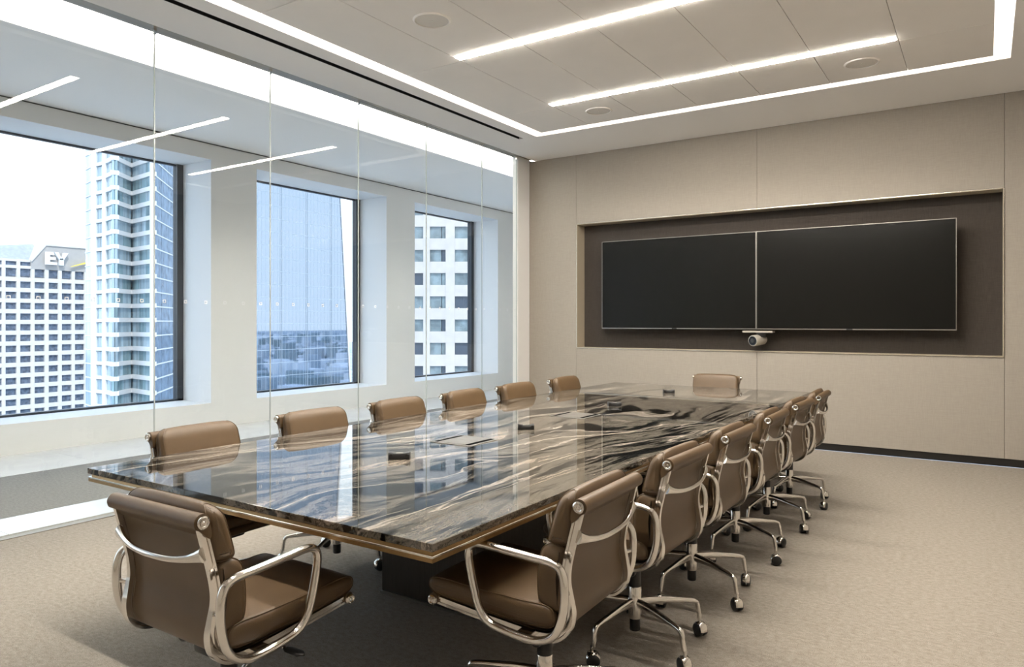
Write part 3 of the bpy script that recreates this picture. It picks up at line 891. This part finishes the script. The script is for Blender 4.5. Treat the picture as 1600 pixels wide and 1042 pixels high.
proto = make_chair()
right_y = [2.085, 2.832, 3.540, 4.300, 5.030, 5.712]
left_y = [2.115, 2.845, 3.570, 4.300, 5.010, 5.840]
ordinal = ['first', 'second', 'third', 'fourth', 'fifth', 'sixth']
spots = []
RG, LG = 'chairs along the open side of the table', 'chairs along the glass side of the table'
for i, y in enumerate(right_y):
    spots.append((-1.245, y, 90, 45, '%s brown leather chair from the near end, in the row away from the glass wall' % ordinal[i], RG))
for i, y in enumerate(left_y):
    spots.append((-3.07, y, -90, [160, 150, 140, 170, 155, 150][i], '%s brown leather chair from the near end, in the row beside the glass wall' % ordinal[i], LG))
spots.append((-2.0, 1.40, 0, 60, 'brown leather chair alone at the near end of the table, seen from behind', 'chairs at the table ends'))
spots.append((-2.18, 6.72, 183, 100, 'brown leather chair alone at the far end of the table, below the screens', 'chairs at the table ends'))
tilt = [2, -1, 0, 1, -1, 2, 2, -2, -1, 1, -2, 1, 0, 0]
for i, (x, y, rz, base, lab, grp) in enumerate(spots):
    c = proto if i == 0 else copy_tree(proto)
    c.location = (x, y, 0)
    r = rz + tilt[i]
    c.rotation_euler = (0, 0, math.radians(r))
    set_base(c, math.radians(base - r))
    tag(c, lab, 'chair', grp)

# ------------------------------------------------------------------ outside
GZ = -112.0
struct(MB().box(-3000, 7000, -3000, 7000, GZ - 2, GZ).build('ground', 'ground'))

def seg_box(m, p, q, z0, z1, out0, out1):
    """box along the plan line p to q, from out0 to out1 metres towards the viewer's side"""
    d = Vector((q[0] - p[0], q[1] - p[1], 0)).normalized()
    nrm = Vector((d.y, -d.x, 0))
    if nrm.dot(Vector((-(p[0] + q[0]) / 2, -(p[1] + q[1]) / 2, 0))) < 0:
        nrm = -nrm
    poly = [(p[0] + nrm.x * out0, p[1] + nrm.y * out0), (q[0] + nrm.x * out0, q[1] + nrm.y * out0),
            (q[0] + nrm.x * out1, q[1] + nrm.y * out1), (p[0] + nrm.x * out1, p[1] + nrm.y * out1)]
    return m.prism(poly, z0, z1)

# --- office block with a pitched roof sign
ob = tag(empty('office_building', (-280, 120, GZ)), 'pale stone office block with a grid of windows and a white rooftop sign', 'building')
BX, BY = -280.0, 120.0
def ob_box(nm, mat, x0, x1, y0, y1, z0, z1, parent=ob):
    return MB().box(x0 - BX, x1 - BX, y0 - BY, y1 - BY, z0 - GZ, z1 - GZ).build(nm, mat, parent)
ob_box('core', 'stone', -310, -281.2, 96, 152, GZ, 22.8)
wy = [(92.0, 95.3), (96.3, 99.7), (100.6, 104.0), (104.9, 108.1), (109.16, 112.56), (113.64, 117.05), (118.16, 121.46), (122.72, 125.9), (127.09, 130.48), (131.58, 134.9), (136.0, 139.2)]
wy = wy[1:]
piers = [96.3] + [q for a, b in zip(wy[:-1], wy[1:]) for q in (a[1], b[0])] + [139.2]
for a, b in [(95.4, wy[0][0])] + [(wy[i][1], wy[i + 1][0]) for i in range(len(wy) - 1)] + [(wy[-1][1], 140.2)]:
    ob_box('pier', 'stone', -281.2, -279.9, a, b, GZ, 23.2)
row_top = [15.49 - 3.715 * i for i in range(15)]
for i, zt in enumerate(row_top):
    for a, b in wy:
        pn = ob_box('window_pane', 'office_pane', -281.2, -280.75, a, b, zt - 2.25, zt)
    ob_box('spandrel', 'stone', -281.2, -280.0, 95.4, 140.2, zt - 3.715, zt - 2.25)
ob_box('spandrel', 'stone', -281.2, -280.0, 95.4, 140.2, 15.49, 16.9)
for a, b in wy[:5]:
    ob_box('window_pane', 'office_pane', -281.2, -280.75, a, b, 17.2, 19.9)
    ob_box('attic_pane', 'office_pane', -281.2, -280.6, a, b, 21.0, 22.35)
ob_box('spandrel', 'stone', -281.2, -280.0, 95.4, 118.0, 20.0, 21.0)
ob_box('spandrel', 'stone', -281.2, -280.0, 95.4, 118.0, 22.35, 23.2)
ob_box('window_pane', 'office_pane', -281.0, -280.75, 118.16, 125.9, 17.2, 19.9)
ob_box('window_pane', 'office_pane', -281.0, -280.75, 127.09, 139.2, 17.2, 19.9)
# raised gable block with the sign
m = MB()
prof = [(117.0, 20.0), (140.2, 20.0), (140.2, 28.9), (121.5, 28.9), (117.0, 23.0)]
m.loft([[(-291 - BX, y - BY, z - GZ) for y, z in prof], [(-279.85 - BX, y - BY, z - GZ) for y, z in prof]])
m.build('gable_block', 'gable_stone', ob)
m = MB()
pr2 = [(116.6, 23.0), (117.1, 22.6), (121.7, 28.6), (140.2, 28.6), (140.2, 29.3), (121.4, 29.3)]
m.loft([[(-291 - BX, y - BY, z - GZ) for y, z in pr2], [(-279.4 - BX, y - BY, z - GZ) for y, z in pr2]])
m.build('coping', 'stone', ob)
# hipped roof behind
m = MB()
a0 = [(-281, 95.4, 23.2), (-281, 121, 23.2), (-309, 121, 23.2), (-309, 95.4, 23.2)]
a1 = [(-288, 104, 27.4), (-288, 121, 29.6), (-300, 121, 29.6), (-300, 104, 27.4)]
m.loft([[(x - BX, y - BY, z - GZ) for x, y, z in a0], [(x - BX, y - BY, z - GZ) for x, y, z in a1]])
m.build('roof', 'roof_tile', ob)
# sign letters E and Y as thick solids standing off the gable
def letter(nm, poly):
    # poly in (y, z), convex pieces
    m = MB()
    for pc in poly:
        m.loft([[(-279.0 - BX, y - BY, z - GZ) for y, z in pc], [(-278.2 - BX, y - BY, z - GZ) for y, z in pc]])
    m.build(nm, 'sign_white', ob)
z0, z1 = 21.8, 26.35
letter('letter_e', [[(121.05, z0), (122.4, z0), (122.4, z1), (121.05, z1)], [(122.4, z0), (124.75, z0), (124.75, z0 + .95), (122.4, z0 + .95)],
                    [(122.4, z0 + 1.8), (124.3, z0 + 1.8), (124.3, z0 + 2.75), (122.4, z0 + 2.75)], [(122.4, z1 - .95), (123.9, z1 - .95), (123.5, z1), (122.4, z1)]])
letter('letter_y', [[(125.55, z0), (127.0, z0), (127.0, z0 + 2.0), (125.55, z0 + 2.0)], [(125.55, z0 + 1.9), (126.3, z0 + 1.9), (125.3, z1), (123.95, z1)],
                    [(126.2, z0 + 1.9), (127.0, z0 + 1.9), (128.5, z1), (127.0, z1)], [(125.55, z0 + 1.9), (127.0, z0 + 1.9), (126.3, z0 + 3.0), (126.1, z0 + 3.0)]])
m = MB()
bp = [(129.4, 21.55), (129.9, 21.55), (139.5, 24.3), (139.5, 25.2)]
m.loft([[(-279.2 - BX, y - BY, z - GZ) for y, z in bp], [(-278.4 - BX, y - BY, z - GZ) for y, z in bp]])
m.build('sign_beam', 'sign_yellow', ob)

# --- residential tower with zigzag bays
tw = tag(empty('apartment_tower', (-160, 88, GZ)), 'tall white and blue glass apartment tower with zigzag bays beside the office block', 'building')
TO = (-160.0, 88.0)
pl = [(-173.99, 84.0), (-169.3, 83.0), (-162.74, 83.04), (-157.15, 81.95), (-161.98, 88.34), (-151.31, 87.0), (-151.44, 87.51), (-166.12, 101.19)]
L_ = lambda p: (p[0] - TO[0], p[1] - TO[1])
# offset of local coordinates is handled by building in world coordinates and shifting
def tw_build(nm, mat, m, parent=tw):
    m.v = [(x - TO[0], y - TO[1], z - GZ) for x, y, z in m.v]
    return m.build(nm, mat, parent)
core = [(-174.5, 85.0), (-169.2, 84.0), (-162.3, 84.2), (-158.9, 82.75), (-163.2, 89.0), (-152.2, 88.0), (-166.6, 101.2), (-176, 101)]
tw_build('core', 'tower_side', MB().prism(core, GZ, 62))
NF = 24
Z0 = 39.6 - 3.19 * 20
def lerp(p, q, t): return (p[0] + (q[0] - p[0]) * t, p[1] + (q[1] - p[1]) * t)
for fno in range(NF):
    z = Z0 + 3.19 * fno
    # white band following the bays
    for (p, q) in ((pl[2], pl[3]), (pl[3], pl[4]), (pl[4], pl[5])):
        tw_build('floor_band', 'tower_white', seg_box(MB(), p, q, z, z + 0.95, -0.9, 0.25))
    zz0, zz1 = z + 0.95, z + 3.19
    for (p, q, nn) in ((pl[2], pl[3], 2), (pl[3], pl[4], 2), (pl[4], pl[5], 3)):
        for k_ in range(nn):
            a, b = lerp(p, q, (k_ + 0.01) / nn), lerp(p, q, (k_ + 0.99) / nn)
            tw_build('window_pane', random.choice(['tower_pane', 'tower_pane_teal', 'tower_pane']), seg_box(MB(), a, b, zz0, zz1, -0.6, -0.1))
    # punched windows in the white wall left of the bays
    p, q = pl[1], pl[2]
    tw_build('wall_band', 'tower_white', seg_box(MB(), p, q, z, z + 0.75, -0.9, 0.05))
    for t0, t1 in ((0.0, 0.34), (0.74, 1.0)):
        tw_build('wall_panel', 'tower_white', seg_box(MB(), lerp(p, q, t0), lerp(p, q, t1), z + 0.75, z + 3.19, -0.9, 0.05))
    for t0, t1 in ((0.34, 0.535), (0.555, 0.74)):
        tw_build('window_pane', 'tower_pane', seg_box(MB(), lerp(p, q, t0), lerp(p, q, t1), z + 0.75, z + 3.0, -0.7, -0.3))
    p, q = pl[0], pl[1]
    tw_build('corner_pane', 'tower_pane', seg_box(MB(), p, q, z + 0.25, z + 3.19, -0.7, -0.1))
    tw_build('corner_band', 'tower_white', seg_box(MB(), p, q, z, z + 0.25, -0.9, 0.05))
    # side face
    p, q = pl[6], pl[7]
    tw_build('side_band', 'tower_white', seg_box(MB(), p, q, z + 0.1, z + 0.38, -0.7, 0.12))
    for k_ in range(3):
        tw_build('side_pane', 'tower_side', seg_box(MB(), lerp(p, q, (k_ + 0.02) / 3), lerp(p, q, (k_ + 0.98) / 3), z + 0.38, z + 3.29, -0.6, 0.0))
for p, r_ in ((pl[2], 0.32), (pl[5], 0.38), (pl[7], 0.25)):
    tw_build('corner_fin', 'tower_white', MB().box(p[0] - r_, p[0] + r_, p[1] - r_, p[1] + r_, GZ, Z0 + 3.19 * NF))

# --- tall mirror-glass tower with tapering edge
mt = tag(empty('glass_tower', (-190, 150, GZ)), 'huge pale blue mirror glass tower with tapering edge seen through the middle window', 'building')
MO = (-190.0, 150.0)
def mt_build(nm, mat, m, parent=mt):
    m.v = [(x - MO[0], y - MO[1], z - GZ) for x, y, z in m.v]
    return m.build(nm, mat, parent)
edge = lambda z: 182.6 - (z + 21) * 0.0692
zr0, dz = -37.0, 4.2
NR = 27
bays = [131.3, 141.8, 152.4, 162.9, 173.6]
zb = zr0
m = MB()
for zA, zB in ((GZ, zr0), (zr0, zr0 + NR * dz)):
    m.loft([[(-191, 131, zA), (-191, edge(zA) - .3, zA), (-205, edge(zA) - 2, zA), (-205, 131, zA)], [(-191, 131, zB), (-191, edge(zB) - .3, zB), (-205, edge(zB) - 2, zB), (-205, 131, zB)]])
mt_build('core', 'mullion_fine', m)
fine = MB()
for r_ in range(NR):
    za, zb = zr0 + r_ * dz, zr0 + (r_ + 1) * dz
    for k_ in range(len(bays)):
        ya = bays[k_]
        if k_ < len(bays) - 1:
            m = MB().box(-191, -190.3, ya + 0.03, bays[k_ + 1] - 0.03, za + 0.03, zb - 0.03)
        else:
            m = MB().loft([[(-191, ya + .03, za), (-190.3, ya + .03, za), (-190.3, edge(za), za), (-191, edge(za), za)], [(-191, ya + .03, zb - .05), (-190.3, ya + .03, zb - .05), (-190.3, edge(zb), zb - .05), (-191, edge(zb), zb - .05)]])
        mt_build('glass_panel', 'mirror_glass', m)
    mt_build('floor_rail', 'mullion', MB().box(-190.4, -190.22, 131.3, edge(za), za - 0.07, za + 0.07))
    for y in [bays[0] + 1.514 * j for j in range(60)]:
        if y < edge(zb) - 0.4:
            fine.box(-190.3, -190.27, y - 0.03, y + 0.03, za + 0.1, zb - 0.1)
o = mt_build('fine_mullions', 'mullion_fine', fine); o['kind'] = 'stuff'
for b in bays:
    for dy in (-0.42, 0.42):
        mt_build('mullion', 'mullion', MB().box(-190.3, -190.24, b + dy - 0.05, b + dy + 0.05, zr0, zr0 + NR * dz if b < 170 else min(zr0 + NR * dz, 100)))
zt = zr0 + NR * dz
m = MB().loft([[(-191, edge(GZ) - .25, GZ), (-190, edge(GZ) - .25, GZ), (-190, edge(GZ) + .25, GZ), (-191, edge(GZ) + .25, GZ)], [(-191, edge(zt) - .25, zt), (-190, edge(zt) - .25, zt), (-190, edge(zt) + .25, zt), (-191, edge(zt) + .25, zt)]])
mt_build('edge_fin', 'tower_white', m)

# --- white faceted building in the far window
wbld = tag(empty('stone_tower', (-78, 96, GZ)), 'white stone tower with rows of recessed windows seen through the far window', 'building')
WO = (-78.0, 96.0)
def wb_build(nm, mat, m, parent=wbld):
    m.v = [(x - WO[0], y - WO[1], z - GZ) for x, y, z in m.v]
    return m.build(nm, mat, parent)
P = [(-90.5, 89.5), (-79.9, 94.6), (-76.85, 96.65), (-69.0, 101.8), (-60.0, 108.0)]
coreb = [(-90.5, 91.0), (-80.5, 95.8), (-77.6, 97.9), (-69.8, 103.0), (-61, 109), (-78, 128), (-104, 112)]
wb_build('core', 'white_stone', MB().prism(coreb, GZ, 40))
ztops = [17.74 - 3.99 * i for i in range(-4, 10)]
wins = [((-84.6, 92.34), (-82.6, 93.3)), ((-82.4, 93.4), (-80.55, 94.28)), ((-79.55, 94.83), (-77.95, 95.9)), ((-77.85, 95.97), (-77.3, 96.35)), ((-76.0, 97.2), (-74.0, 98.52)), ((-73.2, 99.04), (-71.2, 100.36)), ((-70.4, 100.88), (-69.2, 101.67))]
piersb = [((-90.5, 89.5), (-84.6, 92.34)), ((-80.55, 94.28), (-79.9, 94.6)), ((-79.9, 94.6), (-79.55, 94.83)), ((-77.3, 96.35), (-76.0, 97.2)), ((-74.0, 98.52), (-73.2, 99.04)), ((-71.2, 100.36), (-70.4, 100.88)), ((-69.2, 101.67), (-60.0, 108.0))]
for p, q in piersb:
    wb_build('pier', 'white_stone', seg_box(MB(), p, q, GZ, 36, -1.6, 0.06))
for zt_ in ztops:
    for p, q in ((P[0], P[1]), (P[1], P[2]), (P[2], P[3])):
        wb_build('spandrel', 'white_stone', seg_box(MB(), p, q, zt_, zt_ + 1.95, -1.6, 0.0))
    for p, q in wins:
        wb_build('window_pane', random.choice(['pale_pane', 'pale_pane', 'dark_pane']), seg_box(MB(), p, q, zt_ - 2.05, zt_, -1.2, -0.45))

# --- low city spread beyond, seen mirrored in the glass tower
rc = random.Random(11)
m = MB()
for i in range(9000):
    dist = 500 + 5200 * rc.random() ** 1.3
    ang = rc.uniform(math.radians(8), math.radians(80))
    x, y = dist * math.cos(ang), 150 + dist * math.sin(ang)
    sx_, sy_ = rc.uniform(6, 22), rc.uniform(6, 22)
    hh = rc.uniform(4, 14) if rc.random() < 0.93 else rc.uniform(20, 48)
    m.box(x - sx_, x + sx_, y - sy_, y + sy_, GZ, GZ + hh)
o = m.build('city_blocks', 'city')
o['kind'] = 'stuff'; o['label'] = 'low city blocks, haze put into their colours, mirrored in the glass tower'
